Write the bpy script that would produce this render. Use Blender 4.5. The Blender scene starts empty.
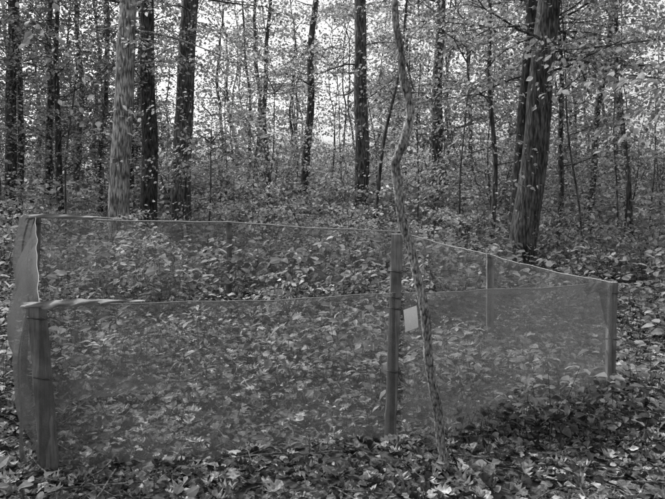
import bpy, math, numpy as np
from mathutils import Vector
R = np.random.default_rng(7)
scene = bpy.context.scene

# ------------------------------------------------------------------ helpers
def nrm(a):
    return a/np.maximum(np.linalg.norm(a,axis=-1,keepdims=True),1e-9)

def ground_z(x,y):
    x=np.asarray(x,float); y=np.asarray(y,float)
    s=np.clip(y-5,0,30)
    z=.062*s-.00085*s*s
    f=np.clip((y-6)/8,0,1)
    z=z+f*.03*np.clip(-x-2,0,12)
    z=z+.035*np.sin(x*1.1+.6)*np.sin(y*.8+1.)*np.clip((np.abs(y)-2)/4,0,1)+.015*np.sin(x*2.7+y*1.9)
    return z

class MB:
    def __init__(s): s.v=[];s.q=[];s.m=[];s.sh=[];s.sm=[];s.n=0
    def add(s,v,q,mat=0,shade=.1,smooth=False):
        v=np.asarray(v,float).reshape(-1,3); q=np.asarray(q,np.int64).reshape(-1,4)
        s.v.append(v); s.q.append(q+s.n); s.m.append(np.full(len(q),mat,np.int32))
        s.sm.append(np.full(len(q),smooth,bool))
        s.sh.append(np.broadcast_to(np.asarray(shade,float),(len(v),)).copy()); s.n+=len(v)
    def build(s,name,mats,parent=None):
        v=np.concatenate(s.v).astype(np.float32); q=np.concatenate(s.q).astype(np.int32)
        me=bpy.data.meshes.new(name)
        me.vertices.add(len(v)); me.vertices.foreach_set('co',v.ravel())
        me.loops.add(q.size); me.loops.foreach_set('vertex_index',q.ravel())
        me.polygons.add(len(q)); me.polygons.foreach_set('loop_start',np.arange(0,q.size,4,dtype=np.int32))
        me.polygons.foreach_set('material_index',np.concatenate(s.m))
        me.polygons.foreach_set('use_smooth',np.concatenate(s.sm))
        a=me.attributes.new('shade','FLOAT','POINT'); a.data.foreach_set('value',np.concatenate(s.sh).astype(np.float32))
        for m in mats: me.materials.append(m)
        me.update(calc_edges=True)
        o=bpy.data.objects.new(name,me); scene.collection.objects.link(o)
        if parent: o.parent=parent
        return o

T6=np.array([(0,0,0),(.3,.33,.06),(.68,.27,.04),(1,0,-.12),(.68,-.27,.04),(.3,-.33,.06)])
Q6=np.array([(0,1,2,3),(0,3,4,5)])
T9=np.array([(0,0,0),(.2,.24,.05),(.5,.34,.06),(.82,.16,-.04),(1,0,-.16),(.82,-.16,-.04),(.5,-.34,.06),(.2,-.24,.05),(.5,0,-.01)])
Q9=np.array([(0,1,2,8),(8,2,3,4),(0,8,6,7),(8,4,5,6)])
_t=np.array([0,.13,.24,.37,.48,.62,.73,.87,1.]); _w=np.array([.015,.17,.07,.30,.11,.36,.14,.2,.0])
TO=np.concatenate([np.stack([_t,0*_t,0*_t],1),np.stack([_t,_w,0*_t],1),np.stack([_t,-_w,0*_t],1)])
QO=np.array([(i,9+i,10+i,i+1) for i in range(8)]+[(i,i+1,19+i,18+i) for i in range(8)])

def leaves(mb,pos,d,nor,L,shade,T=T6,Q=Q6,mat=0,wid=1.,curl=0.):
    n=len(pos)
    if n==0: return
    a=nrm(d); b=nrm(np.cross(nor,a)); c=np.cross(a,b)
    L=np.broadcast_to(np.asarray(L,float),(n,)); wid=np.broadcast_to(np.asarray(wid,float),(n,))
    curl=np.broadcast_to(np.asarray(curl,float),(n,))
    ta=T[None,:,0]*L[:,None]; tb=T[None,:,1]*(L*wid)[:,None]
    tc=(T[None,:,2]+curl[:,None]*((T[None,:,0]-.5)**2*1.2+(np.abs(T[None,:,1])*2.)**2*.8))*L[:,None]
    v=pos[:,None,:]+ta[...,None]*a[:,None]+tb[...,None]*b[:,None]+tc[...,None]*c[:,None]
    q=Q[None]+(np.arange(n)*len(T))[:,None,None]
    mb.add(v,q,mat,(np.broadcast_to(shade,(n,))[:,None]*R.uniform(.75,1.25,(n,len(T)))).ravel())

def sprays(mb,o,d,L,K,ll,shade,T=T6,Q=Q6,mat=0,twigmat=1,tilt=.65):
    n=len(o)
    if n==0: return
    o=np.asarray(o);d=nrm(np.asarray(d)); L=np.broadcast_to(np.asarray(L,float),(n,))
    up=np.array([0,0,1.]); side=nrm(np.cross(d,up)+1e-5)
    t=(np.arange(K)[None]+R.random((n,K)))/K
    sg=np.where(np.arange(K)%2==0,1,-1)[None]*np.ones((n,1))
    u=sg*R.random((n,K))**.8*.5*(1.05-t*.7)
    pos=o[:,None]+d[:,None]*(L[:,None]*t)[...,None]+side[:,None]*(L[:,None]*u)[...,None]
    pos[...,2]+= -.18*L[:,None]*t*t + R.normal(0,.07,(n,K))*L[:,None]
    ld=d[:,None]*.6+side[:,None]*sg[...,None]*.6+R.normal(0,.35,(n,K,3)); ld[...,2]-=.25
    no=up+R.normal(0,tilt,(n,K,3))
    sh=np.broadcast_to(shade,(n,))[:,None]*R.uniform(.55,1.6,(n,K))
    le=ll*R.uniform(.5,1.25,(n,K))
    leaves(mb,pos.reshape(-1,3),ld.reshape(-1,3),no.reshape(-1,3),le.ravel(),sh.ravel(),T,Q,mat)
    w=.003+.002*L
    e=o+d*L[:,None]; e[:,2]-=.18*L
    p=side*w[:,None]
    v=np.stack([o-p,o+p,e+p*.3,e-p*.3],1)
    q=np.arange(n*4).reshape(n,4); mb.add(v,q,twigmat,.5)

def tube(mb,P,r,m=8,rough=0.,mat=1,shade=1.,flare=None):
    P=np.asarray(P,float); n=len(P); r=np.asarray(r,float)
    tan=nrm(np.gradient(P,axis=0))
    mt=nrm(tan.mean(0)); ref=np.array([1.,0,0]) if abs(mt[0])<.8 else np.array([0,1.,0])
    a=nrm(np.cross(tan,ref)); b=np.cross(tan,a)
    th=np.linspace(0,2*np.pi,m,endpoint=False)
    rr=r[:,None]*np.ones((1,m))
    if rough>0:
        ph=R.random(6)*6.28; zz=np.linspace(0,1,n)[:,None]*n*.35
        rr=rr*(1+rough*(np.sin(3*th+ph[0]+.2*zz)+.7*np.sin(5*th+ph[1]-.3*zz)+.5*np.sin(9*th+ph[2]+.5*np.sin(zz)))*.4+rough*.3*R.normal(0,1,(n,m)))
    if flare is not None:
        ph=R.random()*6
        rr=rr*(1+flare[:,None]*(.6+.5*np.sin(4*th+ph)[None]))
    v=P[:,None]+(rr*np.cos(th))[...,None]*a[:,None]+(rr*np.sin(th))[...,None]*b[:,None]
    i=np.arange(n-1)[:,None]*m; j=np.arange(m)[None]; k=(j+1)%m
    q=np.stack([i+j,i+k,i+m+k,i+m+j],-1)
    mb.add(v,q,mat,shade,True)

def branch(mb,p,d,L,r,depth,out,shade,droop=0.,mat=1,dens=2.6):
    n=6; pts=[np.array(p,float)]; dd=np.array(d,float)
    for i in range(n-1):
        dd=nrm(dd+R.normal(0,.15,3)+np.array([0,0,-droop]))
        pts.append(pts[-1]+dd*L/(n-1))
    P=np.array(pts); rad=np.linspace(r,r*.25,n)
    tube(mb,P,rad,5 if r<.05 else 7,0,mat,shade)
    if depth>0:
        for s in range(3 if L>1.2 else 2):
            i=R.integers(1,n-1); az=R.choice([-1,1])
            base=nrm(P[i+1]-P[i]); sd=nrm(np.cross(base,[0,0,1])+1e-6)*az
            branch(mb,P[i],nrm(base*.6+sd*.8+R.normal(0,.2,3)),L*R.uniform(.4,.6),rad[i]*.6,depth-1,out,shade,droop,mat,dens)
    k=max(1,int(L*dens+R.random()))
    for s in range(k):
        f=R.uniform(.25,1.)*(n-1); i=min(int(f),n-2); q=P[i]+(P[i+1]-P[i])*(f-i)
        base=nrm(P[i+1]-P[i]); sd=nrm(np.cross(base,[0,0,1])+1e-6)*R.choice([-1,1])
        out.append((q,nrm(base*.7+sd*R.uniform(.1,1.)+R.normal(0,.15,3))))

def tree(name,x,y,lean,dia,H,mats,barksh=1.,low=2.5,nb=9,ll=.1,K=16,lsh=.11,leany=0.,blen=2.2,mb=None,wob=.04,seg=None,spl=.9,dens=2.2):
    own=mb is None
    if own: mb=MB()
    z0=float(ground_z(x,y))-.15; n=seg or max(12,int(H*3))
    hh=np.linspace(0,H,n); ph=R.random(4)*6
    X=x+lean*hh+wob*(np.sin(hh*.7+ph[0])-math.sin(ph[0]))+.3*wob*np.sin(hh*2.1+ph[1])
    Y=y+leany*hh+wob*(np.sin(hh*.6+ph[2])-math.sin(ph[2]))
    P=np.stack([X,Y,z0+hh],1)
    rad=dia/2*(1-.75*(hh/H)**1.1); fl=.4*np.exp(-hh/.25) if dia>.15 else None
    tube(mb,P,rad,16 if dia>.25 else (10 if dia>.12 else 7),.05 if dia>.2 else .03,1,barksh,fl)
    out=[]
    vis=1.6+.3*y+.8
    def at(h):
        i=min(int(h/H*(n-1)),n-2); f=h/H*(n-1)-i
        return P[i]+(P[i+1]-P[i])*f, rad[i]
    for b in range(nb):
        h=R.uniform(low,min(vis,H*.97)) if b<nb*.85 else R.uniform(min(vis,H*.8),H)
        p,r=at(min(h,H*.99)); az=R.random()*6.283; el=R.uniform(-.1,.6)
        L=blen*R.uniform(.5,1.3)*(1-.3*h/H)
        branch(mb,p,(math.cos(az)*math.cos(el),math.sin(az)*math.cos(el),math.sin(el)),L,max(.007,min(r*.35,.013*L)),1,out,barksh,.03,1,dens)
    for b in range(4):
        az=R.random()*6.283
        branch(mb,at(H*R.uniform(.75,.99))[0],(math.cos(az)*.6,math.sin(az)*.6,.6),H*.16,rad[-1]*.9+.01,1,out,barksh,0,1,1.2)
    o=np.array([a for a,_ in out]); d=np.array([b for _,b in out])
    hi=o[:,2]>vis+1.5
    sh=lsh*R.uniform(.6,1.5,len(o))
    sprays(mb,o[~hi],d[~hi],spl*R.uniform(.6,1.2,(~hi).sum()),K,ll,sh[~hi])
    sprays(mb,o[hi],d[hi],spl*1.2*R.uniform(.6,1.2,hi.sum()),6,max(ll*1.3,.14),sh[hi])
    if own: return mb.build(name,mats)

# ------------------------------------------------------------------ materials
def newmat(name):
    m=bpy.data.materials.new(name); m.use_nodes=True; nt=m.node_tree
    for n in list(nt.nodes): nt.nodes.remove(n)
    out=nt.nodes.new('ShaderNodeOutputMaterial')
    return m,nt,out
def N(nt,t,**k):
    n=nt.nodes.new(t)
    for a,b in k.items():
        if a in n.inputs.keys(): n.inputs[a].default_value=b
        else: setattr(n,a,b)
    return n
def ramp(nt,src,stops):
    r=nt.nodes.new('ShaderNodeValToRGB'); e=r.color_ramp.elements
    while len(e)<len(stops): e.new(.5)
    for i,(p,v) in enumerate(stops): e[i].position=p; e[i].color=(v,v,v,1)
    nt.links.new(src,r.inputs[0]); return r
def math_(nt,op,a,b):
    n=nt.nodes.new('ShaderNodeMath'); n.operation=op
    for i,x in enumerate((a,b)):
        if isinstance(x,(int,float)): n.inputs[i].default_value=x
        else: nt.links.new(x,n.inputs[i])
    return n.outputs[0]

def leafmat(name,trans=.35,rough=.45,mult=1.,spec=.5,lo=.65,hi=1.25,tex=False):
    m,nt,out=newmat(name)
    at=N(nt,'ShaderNodeAttribute',attribute_name='shade')
    v=math_(nt,'MULTIPLY',at.outputs['Fac'],mult)
    if tex:
        tc=N(nt,'ShaderNodeTexCoord'); no=N(nt,'ShaderNodeTexNoise',Scale=60.,Detail=2.)
        nt.links.new(tc.outputs['Object'],no.inputs['Vector'])
        r=ramp(nt,no.outputs['Fac'],[(.3,lo),(.7,hi)]); v=math_(nt,'MULTIPLY',v,r.outputs[0])
    p=N(nt,'ShaderNodeBsdfPrincipled',Roughness=rough); p.inputs['Specular IOR Level'].default_value=spec
    nt.links.new(v,p.inputs['Base Color'])
    tr=N(nt,'ShaderNodeBsdfTranslucent'); v2=math_(nt,'MULTIPLY',v,1.6); nt.links.new(v2,tr.inputs['Color'])
    mx=N(nt,'ShaderNodeMixShader'); mx.inputs[0].default_value=trans
    nt.links.new(p.outputs[0],mx.inputs[1]); nt.links.new(tr.outputs[0],mx.inputs[2]); nt.links.new(mx.outputs[0],out.inputs[0])
    return m
def barkmat(name,lo,hi,sc=1.,vor=.35,zs=7.,bd=.02,plo=.65,phi=1.4):
    m,nt,out=newmat(name)
    tc=N(nt,'ShaderNodeTexCoord'); mp=N(nt,'ShaderNodeMapping'); mp.inputs['Scale'].default_value=(38*sc,38*sc,zs*sc)
    nt.links.new(tc.outputs['Object'],mp.inputs[0])
    vo=N(nt,'ShaderNodeTexVoronoi',feature='F1',Scale=1.); vo.inputs['Randomness'].default_value=1.
    n1=N(nt,'ShaderNodeTexNoise',Scale=1.,Detail=6.,Roughness=.65)
    nt.links.new(mp.outputs[0],n1.inputs['Vector'])
    va=N(nt,'ShaderNodeVectorMath',operation='MULTIPLY_ADD'); nt.links.new(n1.outputs['Color'],va.inputs[0]); va.inputs[1].default_value=(1.6,1.6,1.6); nt.links.new(mp.outputs[0],va.inputs[2])
    nt.links.new(va.outputs[0],vo.inputs['Vector'])
    rv=ramp(nt,vo.outputs['Distance'],[(.1,1.),(.8,0.)])
    h=math_(nt,'ADD',math_(nt,'MULTIPLY',rv.outputs[0],vor),math_(nt,'MULTIPLY',n1.outputs['Fac'],1-vor))
    n2=N(nt,'ShaderNodeTexNoise',Scale=3.2,Detail=5.); nt.links.new(tc.outputs['Object'],n2.inputs['Vector'])
    patch=ramp(nt,n2.outputs['Fac'],[(.35,plo),(.65,phi)])
    at=N(nt,'ShaderNodeAttribute',attribute_name='shade')
    c=ramp(nt,h,[(.3,lo),(.72,hi)])
    v=math_(nt,'MULTIPLY',math_(nt,'MULTIPLY',c.outputs[0],patch.outputs[0]),at.outputs['Fac'])
    p=N(nt,'ShaderNodeBsdfPrincipled',Roughness=.9); p.inputs['Specular IOR Level'].default_value=.2
    nt.links.new(v,p.inputs['Base Color'])
    b=N(nt,'ShaderNodeBump',Strength=.9,Distance=bd); nt.links.new(h,b.inputs['Height']); nt.links.new(b.outputs[0],p.inputs['Normal'])
    nt.links.new(p.outputs[0],out.inputs[0]); return m
LEAF=leafmat('green_leaf',.42,.6,1.4,.3); LITTER=leafmat('dry_leaf',.10,.85,1.0,.15,.45,1.4,True)
BARK=barkmat('bark',.03,.2,.9,.45); BARKF=barkmat('gnarled_bark',.02,.34,2.2,.35,16.,.012,.6,1.35)
mats=[LEAF,BARK]
SOIL,nt,out=newmat('forest_soil')
tc=N(nt,'ShaderNodeTexCoord'); vo=N(nt,'ShaderNodeTexVoronoi',Scale=16.); no=N(nt,'ShaderNodeTexNoise',Scale=7.,Detail=9.)
nt.links.new(tc.outputs['Object'],vo.inputs['Vector']); nt.links.new(tc.outputs['Object'],no.inputs['Vector'])
bw=N(nt,'ShaderNodeRGBToBW'); nt.links.new(vo.outputs['Color'],bw.inputs[0])
h=math_(nt,'MULTIPLY',bw.outputs[0],no.outputs['Fac']); c=ramp(nt,h,[(.1,.015),(.5,.15)])
p=N(nt,'ShaderNodeBsdfPrincipled',Roughness=.9); nt.links.new(c.outputs[0],p.inputs['Base Color'])
b=N(nt,'ShaderNodeBump',Strength=1.,Distance=.03); nt.links.new(h,b.inputs['Height']); nt.links.new(b.outputs[0],p.inputs['Normal'])
nt.links.new(p.outputs[0],out.inputs[0])
WOOD,nt,out=newmat('weathered_wood')
tc=N(nt,'ShaderNodeTexCoord'); mp=N(nt,'ShaderNodeMapping'); mp.inputs['Scale'].default_value=(90,90,5)
nt.links.new(tc.outputs['Object'],mp.inputs[0]); n1=N(nt,'ShaderNodeTexNoise',Scale=1.,Detail=8.,Roughness=.7); nt.links.new(mp.outputs[0],n1.inputs['Vector'])
n2=N(nt,'ShaderNodeTexNoise',Scale=9.,Detail=6.); nt.links.new(tc.outputs['Object'],n2.inputs['Vector'])
c=ramp(nt,n1.outputs['Fac'],[(.3,.08),(.7,.26)]); c2=ramp(nt,n2.outputs['Fac'],[(.3,.5),(.7,1.35)])
v=math_(nt,'MULTIPLY',c.outputs[0],c2.outputs[0]); p=N(nt,'ShaderNodeBsdfPrincipled',Roughness=.85); nt.links.new(v,p.inputs['Base Color'])
b=N(nt,'ShaderNodeBump',Strength=.7,Distance=.006); nt.links.new(n1.outputs['Fac'],b.inputs['Height']); nt.links.new(b.outputs[0],p.inputs['Normal'])
nt.links.new(p.outputs[0],out.inputs[0])
NET,nt,out=newmat('nylon_netting')
at=N(nt,'ShaderNodeAttribute',attribute_name='shade'); tc=N(nt,'ShaderNodeTexCoord')
n1=N(nt,'ShaderNodeTexNoise',Scale=2.5,Detail=5.,Roughness=.6); nt.links.new(tc.outputs['Object'],n1.inputs['Vector'])
n3=N(nt,'ShaderNodeTexNoise',Scale=260.,Detail=0.); nt.links.new(tc.outputs['Object'],n3.inputs['Vector'])
c=ramp(nt,n1.outputs['Fac'],[(.3,.75),(.7,1.25)]); c3=ramp(nt,n3.outputs['Fac'],[(.35,.7),(.65,1.3)])
a=math_(nt,'MULTIPLY',math_(nt,'MULTIPLY',at.outputs['Fac'],c.outputs[0]),c3.outputs[0]); a=math_(nt,'MINIMUM',a,.97)
df=N(nt,'ShaderNodeBsdfDiffuse'); df.inputs['Color'].default_value=(.14,.14,.14,1)
tl=N(nt,'ShaderNodeBsdfTranslucent'); tl.inputs['Color'].default_value=(.13,.13,.13,1)
m1=N(nt,'ShaderNodeMixShader'); m1.inputs[0].default_value=.4; nt.links.new(df.outputs[0],m1.inputs[1]); nt.links.new(tl.outputs[0],m1.inputs[2])
tp=N(nt,'ShaderNodeBsdfTransparent'); m2=N(nt,'ShaderNodeMixShader'); nt.links.new(a,m2.inputs[0]); nt.links.new(tp.outputs[0],m2.inputs[1]); nt.links.new(m1.outputs[0],m2.inputs[2])
nt.links.new(m2.outputs[0],out.inputs[0])
def flat(name,v,r=.7):
    m,nt,out=newmat(name); p=N(nt,'ShaderNodeBsdfPrincipled',Roughness=r)
    no=N(nt,'ShaderNodeTexNoise',Scale=30.,Detail=3.); c=ramp(nt,no.outputs['Fac'],[(.3,v*.75),(.7,v*1.15)]); nt.links.new(c.outputs[0],p.inputs['Base Color'])
    nt.links.new(p.outputs[0],out.inputs[0]); return m
WIRE=flat('dark_wire',.03,.5); PAPER=flat('paper',.8); HEM=flat('net_hem',.3,.8); FOLD=flat('folded_netting',.25,.9)

# ------------------------------------------------------------------ ground
gx=np.concatenate([np.linspace(-250,-14,14)[:-1],np.linspace(-14,14,150),np.linspace(14,250,14)[1:]])
gy=np.concatenate([np.linspace(-60,0,10)[:-1],np.linspace(0,36,190),np.linspace(36,300,16)[1:]])
XX,YY=np.meshgrid(gx,gy); ZZ=ground_z(XX,YY)+R.normal(0,.008,XX.shape)
mb=MB(); nx=len(gx); i=np.arange(len(gy)-1)[:,None]*nx; j=np.arange(nx-1)[None]
mb.add(np.stack([XX,YY,ZZ],-1),np.stack([i+j,i+j+1,i+nx+j+1,i+nx+j],-1),0,1.,True)
mb.build('forest_ground',[SOIL])

# ------------------------------------------------------------------ fallen leaves
mb=MB()
def wedge(n,y0,y1,p=1.,mar=.62):
    y=y0+(y1-y0)*R.random(n)**p; x=(R.random(n)*2-1)*(y*mar+1.); return x,y
def litter(n,y0,y1,L0,L1,T,Q,p,wid):
    x,y=wedge(n,y0,y1,p); z=ground_z(x,y)+R.uniform(.0,.045,n)
    az=R.random(n)*6.283; d=np.stack([np.cos(az),np.sin(az),R.normal(0,.22,n)],1)
    no=np.array([0,0,1.])+R.normal(0,.33,(n,3)); L=R.uniform(L0,L1,n)
    sh=np.where(R.random(n)<.28,R.uniform(.16,.45,n),R.uniform(.02,.15,n))
    leaves(mb,np.stack([x,y,z],1),d,no,L,sh,T,Q,0,wid*R.uniform(.7,1.25,n),R.uniform(-.9,1.2,n))
litter(11000,1.6,8,.05,.13,TO,QO,.9,1.1)
litter(24000,1.6,10,.025,.075,T9,Q9,1.,1.)
litter(28000,7,22,.05,.10,T6,Q6,1.1,1.1)
for k in range(240):
    x,y=wedge(1,2,9); x=x[0];y=y[0]; az=R.random()*6.28; L=R.uniform(.1,.8); n=6
    t=np.linspace(0,1,n); X=x+np.cos(az)*L*t+R.normal(0,.012,n); Y=y+np.sin(az)*L*t+R.normal(0,.012,n)
    tube(mb,np.stack([X,Y,ground_z(X,Y)+.045+R.normal(0,.01,n)],1),np.linspace(.006,.002,n),5,0,1,1.3)
mb.build('fallen_leaves',[LITTER,BARK])

# ------------------------------------------------------------------ undergrowth (seedlings)
def plants(mb,x,y,H,tiers,K,ll,shade,T=T9,Q=Q9,w0=.85,w1=1.25):
    n=len(x); base=np.stack([x,y,ground_z(x,y)],1)
    lean=R.normal(0,.2,(n,2))*H[:,None]; top=base+np.concatenate([lean,H[:,None]],1)
    w=np.full((n,1),.003)*np.array([[1,0,0]]); 
    v=np.stack([base-w,base+w,top+w*.5,top-w*.5],1); mb.add(v,np.arange(4*n).reshape(n,4),1,.9)
    ps=R.uniform(.5,1.4,n)
    for t in range(tiers):
        f=1-t*.8/tiers*R.uniform(.6,1.2,n); p=base+(top-base)*f[:,None]
        az0=R.random(n)*6.28
        for k in range(K):
            keep=R.random(n)<.8
            az=az0+k*6.283/K+R.normal(0,.35,n); el=R.normal(-.1,.4,n)
            d=np.stack([np.cos(az),np.sin(az),el],1); L=ll*ps*R.uniform(.5,1.35,n)
            st=R.uniform(.01,.05,n)+ .25*L
            pp=p+d*st[:,None]; no=np.array([0,0,1.])+R.normal(0,.45,(n,3))
            leaves(mb,pp[keep],d[keep],no[keep],L[keep],(shade*R.uniform(.6,1.5,n))[keep],T,Q,0,R.uniform(w0,w1,n)[keep])
mb=MB()
def patchmask(x,y,thr):
    f=np.sin(x*1.7+1.3*np.sin(y*1.1))+np.sin(y*2.1+x*.6+2)+.8*np.sin(x*3.9-y*2.7)
    return f>thr
x,y=wedge(1250,4.4,8.5); k=patchmask(x,y,.1); x=x[k];y=y[k]; n=len(x)
plants(mb,x,y,R.uniform(.08,.45,n),2,5,.08,R.uniform(.06,.22,n),w0=.65,w1=1.15)
x,y=wedge(600,4.4,8.5); n=len(x)
plants(mb,x,y,R.uniform(.03,.2,n),1,4,.055,R.uniform(.07,.22,n),w0=.6,w1=1.1)
x,y=wedge(3400,8,16); k=patchmask(x,y,-.7); x=x[k];y=y[k]; n=len(x)
plants(mb,x,y,R.uniform(.15,.75,n),2,5,.09,R.uniform(.06,.2,n),T6,Q6)
x,y=wedge(6500,15,40,.9); n=len(x)
plants(mb,x,y,R.uniform(.2,1.3,n),2,5,.14,R.uniform(.05,.17,n),T6,Q6)
x=R.uniform(-2.3,2.6,50);y=R.uniform(3.2,4.4,50); plants(mb,x,y,R.uniform(.04,.12,50),1,5,.055,R.uniform(.08,.17,50))
mb.build('undergrowth',mats)
mb=MB(); x=R.normal(1.5,.42,230); y=R.normal(4.5,.2,230); plants(mb,x,y,R.uniform(.03,.2,230),1,5,.055,R.uniform(.015,.06,230))
mb.build('ground_ivy',mats)

def shrub(name,x,y,H,W,ll,K,sh,ns,mb=None,dens=2.2):
    own=mb is None
    if own: mb=MB()
    z=float(ground_z(x,y)); out=[]
    for s in range(ns):
        az=R.random()*6.283; a=R.uniform(.15,.8)*W/H
        L=H*R.uniform(.6,1.05)
        branch(mb,(x,y,z-.03),nrm(np.array([math.cos(az)*a,math.sin(az)*a,1.])),L,.005+.004*L,1,out,.8,.0,1,dens)
    o=np.array([a for a,_ in out]); d=np.array([b for _,b in out]); d[:,2]*=.3
    k=o[:,2]>z+H*.12; o=o[k]; d=d[k]
    sprays(mb,o,d,R.uniform(.3,.6,len(o))*(.6+.25*H),K,ll,sh*R.uniform(.6,1.5,len(o)))
    if own: mb.build(name,mats)
for (x,y,H,W,ll,sh) in [(-2.6,9.8,1.0,.8,.07,.17),(-1.0,10.6,1.3,.9,.07,.2),(.3,10.2,1.1,.8,.07,.2),(1.6,11.2,1.3,.9,.07,.16),
    (-5.5,11,1.1,.9,.07,.1),(-3.9,11.3,1.0,.8,.07,.14),(4.3,10.3,1.0,.8,.07,.11),(5.6,11.5,1.3,1.,.07,.12),(2.7,12.4,1.6,1.,.075,.16),
    (-2.1,13.5,1.7,1.1,.075,.2),(-.6,14.2,1.9,1.1,.075,.2),(.4,12.5,1.6,1,.075,.2),(-7,13.5,1.5,1,.08,.09),(6.8,9.5,.9,.8,.08,.1),(1.0,7.9,.6,.5,.065,.14),(-.5,7.6,.55,.5,.065,.16)]:  # shrubs mid-view get paler leaves to imitate backlighting
    shrub('shrub',x,y,H,W,ll,15,sh,6)
mb=MB()
for k in range(135):
    y=R.uniform(15,46); x=R.uniform(-1,1)*(y*.6+1); r=x/y
    shrub('',x,y,R.uniform(1.4,4.8) if y>19 else R.uniform(.9,2.4),R.uniform(.8,1.7),.115,13,R.uniform(.05,.15)*(1.2 if -.28<r<.15 else .8),5,mb,1.9)  # leaf tone raised across the middle, backlight painted into the colour
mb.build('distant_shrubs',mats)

# ------------------------------------------------------------------ trees
TL=[('oak_tree',-8.36,17,0,.32,.5,14),('maple_tree',-8.82,20,.03,.24,.6,13),('oak_tree',-4.26,13,.033,.42,2.7,16),('oak_tree',-4.25,15,.008,.40,.6,16),
('oak_tree',-3.25,14,.037,.44,.9,16),('maple_tree',-2.37,24,.01,.22,.7,13),('maple_tree',-1.06,20,.088,.28,.8,13),('oak_tree',.72,17,.013,.40,1.,16),
('maple_tree',.80,14,.12,.09,.7,8),('oak_tree',3.07,19,.02,.36,.8,15),('maple_tree',3.18,13,.016,.12,.9,9),('oak_tree',3.13,11,.118,.46,.7,16),
('oak_tree',3.44,12.5,.09,.34,.4,15),('maple_tree',4.78,14,.03,.13,.7,9),('maple_tree',7.1,18,.09,.2,.6,12),('maple_tree',7.35,16,-.03,.15,.7,10),
('maple_tree',-3.67,28,-.02,.16,.7,12),('maple_tree',5.7,27,.01,.2,.7,12),('maple_tree',-9.9,25,.0,.25,.5,13),('maple_tree',-7.85,22,.02,.2,.5,12)]
for (nm,x,y,ln,dia,bs,H) in TL:
    big=dia>.3; r=x/y
    left=r<-.34; mid=-.34<r<.08
    tree(nm,x,y,ln,dia,H,mats,bs,low=3.4 if (big and mid) else 2.8 if big else 1.8,nb=(18 if left else 9 if mid else 15),ll=.08 if y<18 else .10,K=16,lsh=.05 if left else .12,blen=2.2 if big else 1.8,wob=.05 if big else .1,dens=2.7 if left else 2.1)
# dark evergreens on the left
for (x,y,H) in [(-7.3,17.5,9),(-8.9,18.5,10),(-6.3,20.5,9)]:
    tree('hemlock_tree',x,y,.0,.2,H,mats,.5,low=1.3,nb=30,ll=.07,K=20,lsh=.03,blen=1.6,wob=.04,dens=2.6,spl=.8)
for (x,y,H,sh) in [(-6.2,12,5,.06),(-5.2,16,6,.07),(-7.6,15,6,.05),(-7.,12.5,5,.05),(-5.6,13.6,6,.05),(-1.6,16,4.5,.17),(-.2,18,5,.16),(2.0,15,6,.14),(2.2,11.5,4.6,.15),(4.6,12,5.5,.12),(5.8,13,6,.11),(6.3,11,5.2,.11),(-2.3,11.8,2.8,.17),(5.2,17,7,.11),(-6.6,19,7,.05),(3.9,16,6.5,.13),(6.6,15,6.5,.11),(1.4,20,7,.13),(-3.2,19,5,.14),(-1.2,23,6,.15),(-2.6,21,6.5,.13),(.2,22,7.5,.13),(8.3,17,7,.1)]:  # central saplings have backlit glow put into their leaf tone
    tree('maple_sapling',x,y,R.normal(0,.04),.045,H,mats,.8,low=.9,nb=14,ll=.08,K=14,lsh=sh,blen=1.4,wob=.1,dens=2.3)
mb=MB()
for k in range(70):
    y=R.uniform(28,85); x=R.uniform(-1,1)*(y*.62+2); r=x/y
    den=3. if r<-.28 else (1.35 if r<.06 else 2.6)
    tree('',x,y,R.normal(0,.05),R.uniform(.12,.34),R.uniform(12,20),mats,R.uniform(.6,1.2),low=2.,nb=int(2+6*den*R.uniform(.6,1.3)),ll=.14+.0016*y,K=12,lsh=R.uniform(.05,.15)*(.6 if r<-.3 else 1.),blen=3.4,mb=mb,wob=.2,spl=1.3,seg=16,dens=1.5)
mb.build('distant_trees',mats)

def side_tree(name,x,y,limbs,ll=.1,sh=.13):
    mb=MB(); z0=float(ground_z(x,y))-.1; hh=np.linspace(0,11,34)
    P=np.stack([x+.05*np.sin(hh),y+.04*np.sin(hh*.7),z0+hh],1); tube(mb,P,.16*(1-.8*hh/11),14,.05,1,.8,.5*np.exp(-hh/.25))
    out=[]
    for (h,d,L) in limbs: branch(mb,(x,y,z0+h),nrm(np.array(d,float)),L,.016,2,out,.7,.03,1,2.0)
    for k in range(4):
        az=R.random()*6.28; branch(mb,(x,y,z0+R.uniform(7,10.5)),(math.cos(az)*.8,math.sin(az)*.8,.5),2.,.03,1,out,.7,0,1,1.5)
    o=np.array([a for a,_ in out]); d=np.array([b for _,b in out])
    sprays(mb,o,d,R.uniform(.3,.55,len(o)),11,ll,sh*R.uniform(.7,1.3,len(o)),T9,Q9)
    mb.build(name,mats)
side_tree('beech_tree',-4.9,6.5,[(3.6,(1,.0,.1),4.2),(3.95,(1,.2,.0),4.3),(3.9,(1,-.1,.05),3.4)],.08,.1)
side_tree('beech_tree',5.2,7.0,[(2.9,(-1,.05,.1),2.6),(3.5,(-1,.3,.05),3.0),(3.7,(-.9,-.3,.0),2.6)],.08,.12)

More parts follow.
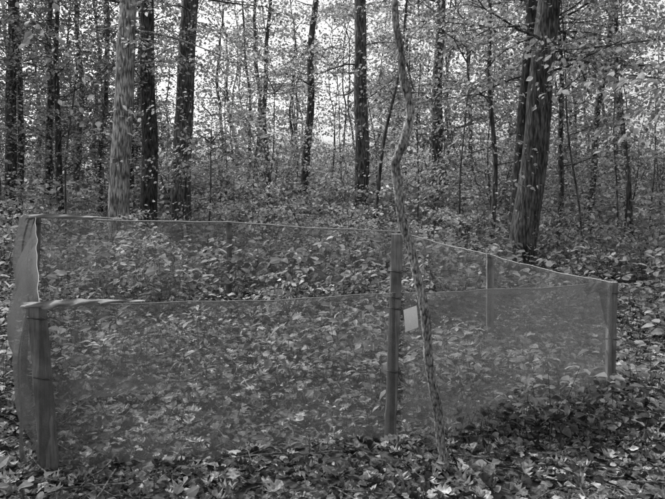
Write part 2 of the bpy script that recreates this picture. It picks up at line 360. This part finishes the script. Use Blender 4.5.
# crooked young tree
mb=MB()
C=np.array([(.66,3.73,-.1),(.648,3.73,.0),(.612,3.73,.256),(.578,3.73,.49),(.545,3.73,.72),(.522,3.74,.98),(.470,3.75,1.22),(.425,3.75,1.37),(.388,3.75,1.54),(.372,3.75,1.68),(.366,3.74,1.80),(.405,3.73,1.90),(.440,3.73,2.02),(.432,3.73,2.15),(.398,3.73,2.33),(.385,3.73,2.45),(.362,3.73,2.62),(.345,3.75,2.9),(.30,3.8,3.6),(.36,3.8,4.4),(.33,3.85,5.2)])
tt=np.linspace(0,len(C)-1,160)
def crs(col):
    i=np.clip(tt.astype(int),0,len(C)-2); f=tt-i; g=lambda k: C[np.clip(i+k,0,len(C)-1),col]
    return .5*((2*g(0))+(-g(-1)+g(1))*f+(2*g(-1)-5*g(0)+4*g(1)-g(2))*f*f+(-g(-1)+3*g(0)-3*g(1)+g(2))*f**3)
P=np.stack([crs(0),crs(1),crs(2)],1); P[:,0]+=.004*np.sin(tt*3.1)
rad=np.interp(P[:,2],[0,.1,1.2,2.,2.7,5.2],[.034,.027,.027,.026,.017,.006])*(1+.06*np.sin(tt*2.9)+.05*np.sin(tt*7.1))
tube(mb,P,rad,18,.07,1,1.35)
out=[]
for k in range(9):
    i=R.integers(140,158); az=R.random()*6.28; branch(mb,P[i],(math.cos(az),math.sin(az),.35),.9,.008,1,out,.9,.02)
o=np.array([a for a,_ in out]); d=np.array([b for _,b in out]); k=o[:,2]>3.1
sprays(mb,o[k],d[k],.4,10,.09,.12,T9,Q9)
mb.build('crooked_young_tree',[LEAF,BARKF])

# ------------------------------------------------------------------ netting fence
fence=bpy.data.objects.new('netting_fence',None); scene.collection.objects.link(fence)
def post(name,xb,y,xt,zt,w,dp,rot=0,yt=None):
    yt=y if yt is None else yt
    mb=MB(); zb=float(ground_z(xb,y))-.12; n=14; b=.006
    prof=np.array([(-w/2+b,-dp/2),(w/2-b,-dp/2),(w/2,-dp/2+b),(w/2,dp/2-b),(w/2-b,dp/2),(-w/2+b,dp/2),(-w/2,dp/2-b),(-w/2,-dp/2+b)])
    c,s=math.cos(rot),math.sin(rot); prof=prof@np.array([[c,s],[-s,c]])
    t=np.linspace(0,1,n); v=[]
    for k in t:
        pr=prof*(1+R.normal(0,.02))+R.normal(0,.0012,prof.shape)
        v.append(np.stack([xb+(xt-xb)*k+pr[:,0],y+(yt-y)*k+pr[:,1],np.full(8,zb+(zt-zb)*k)],1))
    v=np.concatenate(v); m=8; i=np.arange(n-1)[:,None]*m; j=np.arange(m)[None]; kk=(j+1)%m
    mb.add(v,np.stack([i+j,i+kk,i+m+kk,i+m+j],-1),0)
    a=(n-1)*m; mb.add(v[a:a+8],[(0,1,2,3),(0,3,4,7),(4,5,6,7)],0)
    mb.build(name,[WOOD],fence)
post('post_front_corner',-1.60,3.72,-1.69,.985,.10,.04,.05)
post('post_middle',.372,4.27,.425,1.345,.075,.05,-.1)
post('post_right_corner',2.12,5.0,2.15,.93,.07,.04,.2)
post('post_back_left',-3.68,8.,-3.63,1.33,.1,.05)
post('post_back',-1.43,9.,-1.43,1.24,.08,.04)
post('post_back_right',.93,9.,.93,1.1,.07,.04)
post('post_side',1.69,7.,1.69,.97,.075,.04)
def panel(name,a,b,za,zb,op,n=60,m=26,bulge=.02,fold=.012,sag=.02,hemr=.005,low=-.03,wav=.004):
    mb=MB(); t=np.linspace(0,1,n)[:,None]; s=np.linspace(0,1,m)[None]
    x=a[0]+(b[0]-a[0])*t+0*s; y=a[1]+(b[1]-a[1])*t+0*s
    zt=za+(zb-za)*t-sag*4*t*(1-t)+wav*np.sin(t*13+za*9)+wav*.4*np.sin(t*37)
    g=ground_z(x,y)+low; z=g+(zt-g)*s
    nx,ny=(b[1]-a[1]),-(b[0]-a[0]); l=math.hypot(nx,ny); nx/=l; ny/=l
    ph=R.random(4)*6
    off=bulge*np.sin(np.pi*t)**.6*np.sin(np.pi*s)**.7+(fold*np.sin(t*31+s*3+ph[0])+fold*.8*np.sin(t*17-s*7+ph[1])+fold*.6*np.sin(s*13+t*9+ph[2]))*(1.02-s)**.5
    off=off*np.minimum(1,np.minimum(t,1-t)*12)
    X=x+nx*off;Y=y+ny*off
    v=np.stack([X,Y,z],-1); i=np.arange(n-1)[:,None]*m; j=np.arange(m-1)[None]
    o=op*(1+.2*np.sin(t*9+s*5+ph[3])*np.sin(s*6+1))*np.where(s>.965,1.8,1.)+0*t
    mb.add(v,np.stack([i+j,i+m+j,i+m+j+1,i+j+1],-1),0,o.ravel(),True)
    tube(mb,v[:,-1]+np.array([0,0,.002]),np.full(n,hemr),6,0,1)
    mb.build(name,[NET,HEM],fence)
A=(-1.66,3.69);B=(.385,4.235);Cc=(2.14,4.97);D=(-3.63,7.97);E=(-1.43,8.97);F=(.93,8.97);G=(1.69,6.97)
panel('netting_front_left',A,B,.985,.96,.38,bulge=.03,hemr=.0025)
panel('netting_front_right',B,Cc,.96,.93,.55,bulge=.03,sag=.01,hemr=.002)
panel('netting_left_side',A,D,.99,1.33,.6,bulge=-.2,fold=.03,hemr=.002)
panel('netting_back_left',D,E,1.33,1.23,.25,hemr=.009)
panel('netting_back_right',E,F,1.23,1.1,.25,hemr=.008)
panel('netting_right_back',F,G,1.1,.96,.28,hemr=.004)
panel('netting_right_side',G,Cc,.96,.93,.35,hemr=.003,fold=.02)
def cloth(name,pts_top,drop,op,jag=.02,off=(0,-.02),n=40,m=12,mat=None):
    mb=MB(); pts=np.array(pts_top,float); u=np.linspace(0,len(pts)-1,n); P=np.stack([np.interp(u,np.arange(len(pts)),pts[:,k]) for k in range(3)],1)
    dr=np.interp(u,np.arange(len(pts)),np.asarray(drop,float))
    s=np.linspace(0,1,m)
    v=P[:,None]+np.zeros((1,m,3)); v[...,2]-= (dr*(1+jag*R.normal(0,1,n)))[:,None]*s[None]
    w=.012*np.sin(u[:,None]*7+s[None]*4); v[...,1]+=off[1]*np.sin(s*3.0)[None]+w; v[...,0]+=off[0]*np.sin(s*2.6)[None]+.01*np.sin(s*9+u[:,None]*2)
    i=np.arange(n-1)[:,None]*m; j=np.arange(m-1)[None]
    mb.add(v,np.stack([i+j,i+m+j,i+m+j+1,i+j+1],-1),0,op,True); mb.build(name,[mat or NET],fence)
cloth('hem_fold_front',[(-1.74,3.66,.995),(-1.6,3.68,1.003),(-1.45,3.72,1.008),(-1.3,3.76,.998),(-1.1,3.82,.984)],[.03,.045,.04,.025,.002],.9,jag=.1,mat=FOLD)
cloth('hem_fold_back_left',[(-3.75,7.9,1.36),(-3.4,8.02,1.37),(-3.1,8.2,1.34),(-2.7,8.36,1.30)],[.05,.06,.04,.004],.85,jag=.1,mat=FOLD)
cloth('flap_front_corner',[(-1.80,3.85,1.),(-1.76,3.76,1.0),(-1.70,3.70,.99)],[.8,.95,.95],.7,off=(-.05,-.0))
cloth('flap_back_corner',[(-3.75,7.8,1.33),(-3.7,7.9,1.35),(-3.62,7.93,1.33)],[.9,1.,.8],.9,off=(-.06,-.03))
cloth('flap_right_corner',[(1.87,4.84,.95),(2.0,4.89,.955),(2.12,4.93,.94)],[.10,.08,.5],.6)
cloth('sagging_fold',[(-1.62,3.76,.53),(-1.4,3.80,.535),(-1.1,3.87,.53),(-.87,3.94,.46)],[.16,.12,.1,.03],.45)
mb=MB()
def tie(cx,cy,z,r,ry):
    th=np.linspace(0,2*np.pi,17); 
    tube(mb,np.stack([cx+r*np.cos(th),cy+ry*np.sin(th),z+.006*np.sin(th*2)],1),np.full(17,.0035),5,0,0)
    tube(mb,[(cx+r*.2,cy-ry,z),(cx+r*.8,cy-ry-.02,z+.012),(cx+r*1.5,cy-ry-.025,z-.01)],[.003,.0025,.002],5,0,0)
for z in (.9,.56): tie(-1.60-.09*z,3.72,z,.06,.034)
for z in (1.1,.93,.86,.45): tie(.372+.039*z,4.27,z,.048,.038)
for z in (.85,.5): tie(2.145,5.0,z,.048,.034)
for z in (1.2,1.0): tie(-1.43,9,z,.05,.034)
tie(1.69,7,.93,.05,.034); tie(-3.63,8,1.25,.06,.034)
mb.build('wire_ties',[WIRE],fence)
mb=MB(); s=np.linspace(0,1,7); v=[]
for k in s:
    for u in (0,.5,1.): v.append((.45+.09*u+.012*k,4.14+.05*u-.012*math.sin(k*3),.87-.14*k+.02*u))
v=np.array(v); mb.add(v,[(i*3+j,i*3+j+1,i*3+j+4,i*3+j+3) for i in range(6) for j in range(2)],0,.5,True)
mb.build('paper_tag',[PAPER],fence)

# ------------------------------------------------------------------ light, world, camera
SE,SA=math.radians(50),math.radians(-50)
w=bpy.data.worlds.new('World'); scene.world=w; w.use_nodes=True; nt=w.node_tree; bg=nt.nodes['Background']
sky=nt.nodes.new('ShaderNodeTexSky'); sky.sky_type='NISHITA'; sky.sun_disc=False; sky.sun_elevation=SE; sky.sun_rotation=SA
sky.dust_density=5.; sky.air_density=1.5
bw=nt.nodes.new('ShaderNodeRGBToBW'); nt.links.new(sky.outputs[0],bw.inputs[0]); nt.links.new(bw.outputs[0],bg.inputs[0]); bg.inputs[1].default_value=.27
l=bpy.data.lights.new('sun','SUN'); l.energy=5; l.angle=math.radians(6); lo=bpy.data.objects.new('sun',l); scene.collection.objects.link(lo)
dv=Vector((math.sin(SA)*math.cos(SE),math.cos(SA)*math.cos(SE),math.sin(SE))); lo.rotation_euler=dv.to_track_quat('Z','Y').to_euler()
cam=bpy.data.cameras.new('camera'); co=bpy.data.objects.new('camera',cam); scene.collection.objects.link(co)
co.location=(0,0,1.6); co.rotation_euler=(math.pi/2,0,0); cam.lens=35.3; cam.sensor_width=36; cam.shift_y=-.082; cam.clip_end=1000; cam.clip_start=.05
scene.camera=co
scene.view_settings.view_transform='Standard'; scene.view_settings.look='None'; scene.view_settings.exposure=0
print('verts',sum(len(o.data.vertices) for o in bpy.data.objects if o.type=='MESH'))
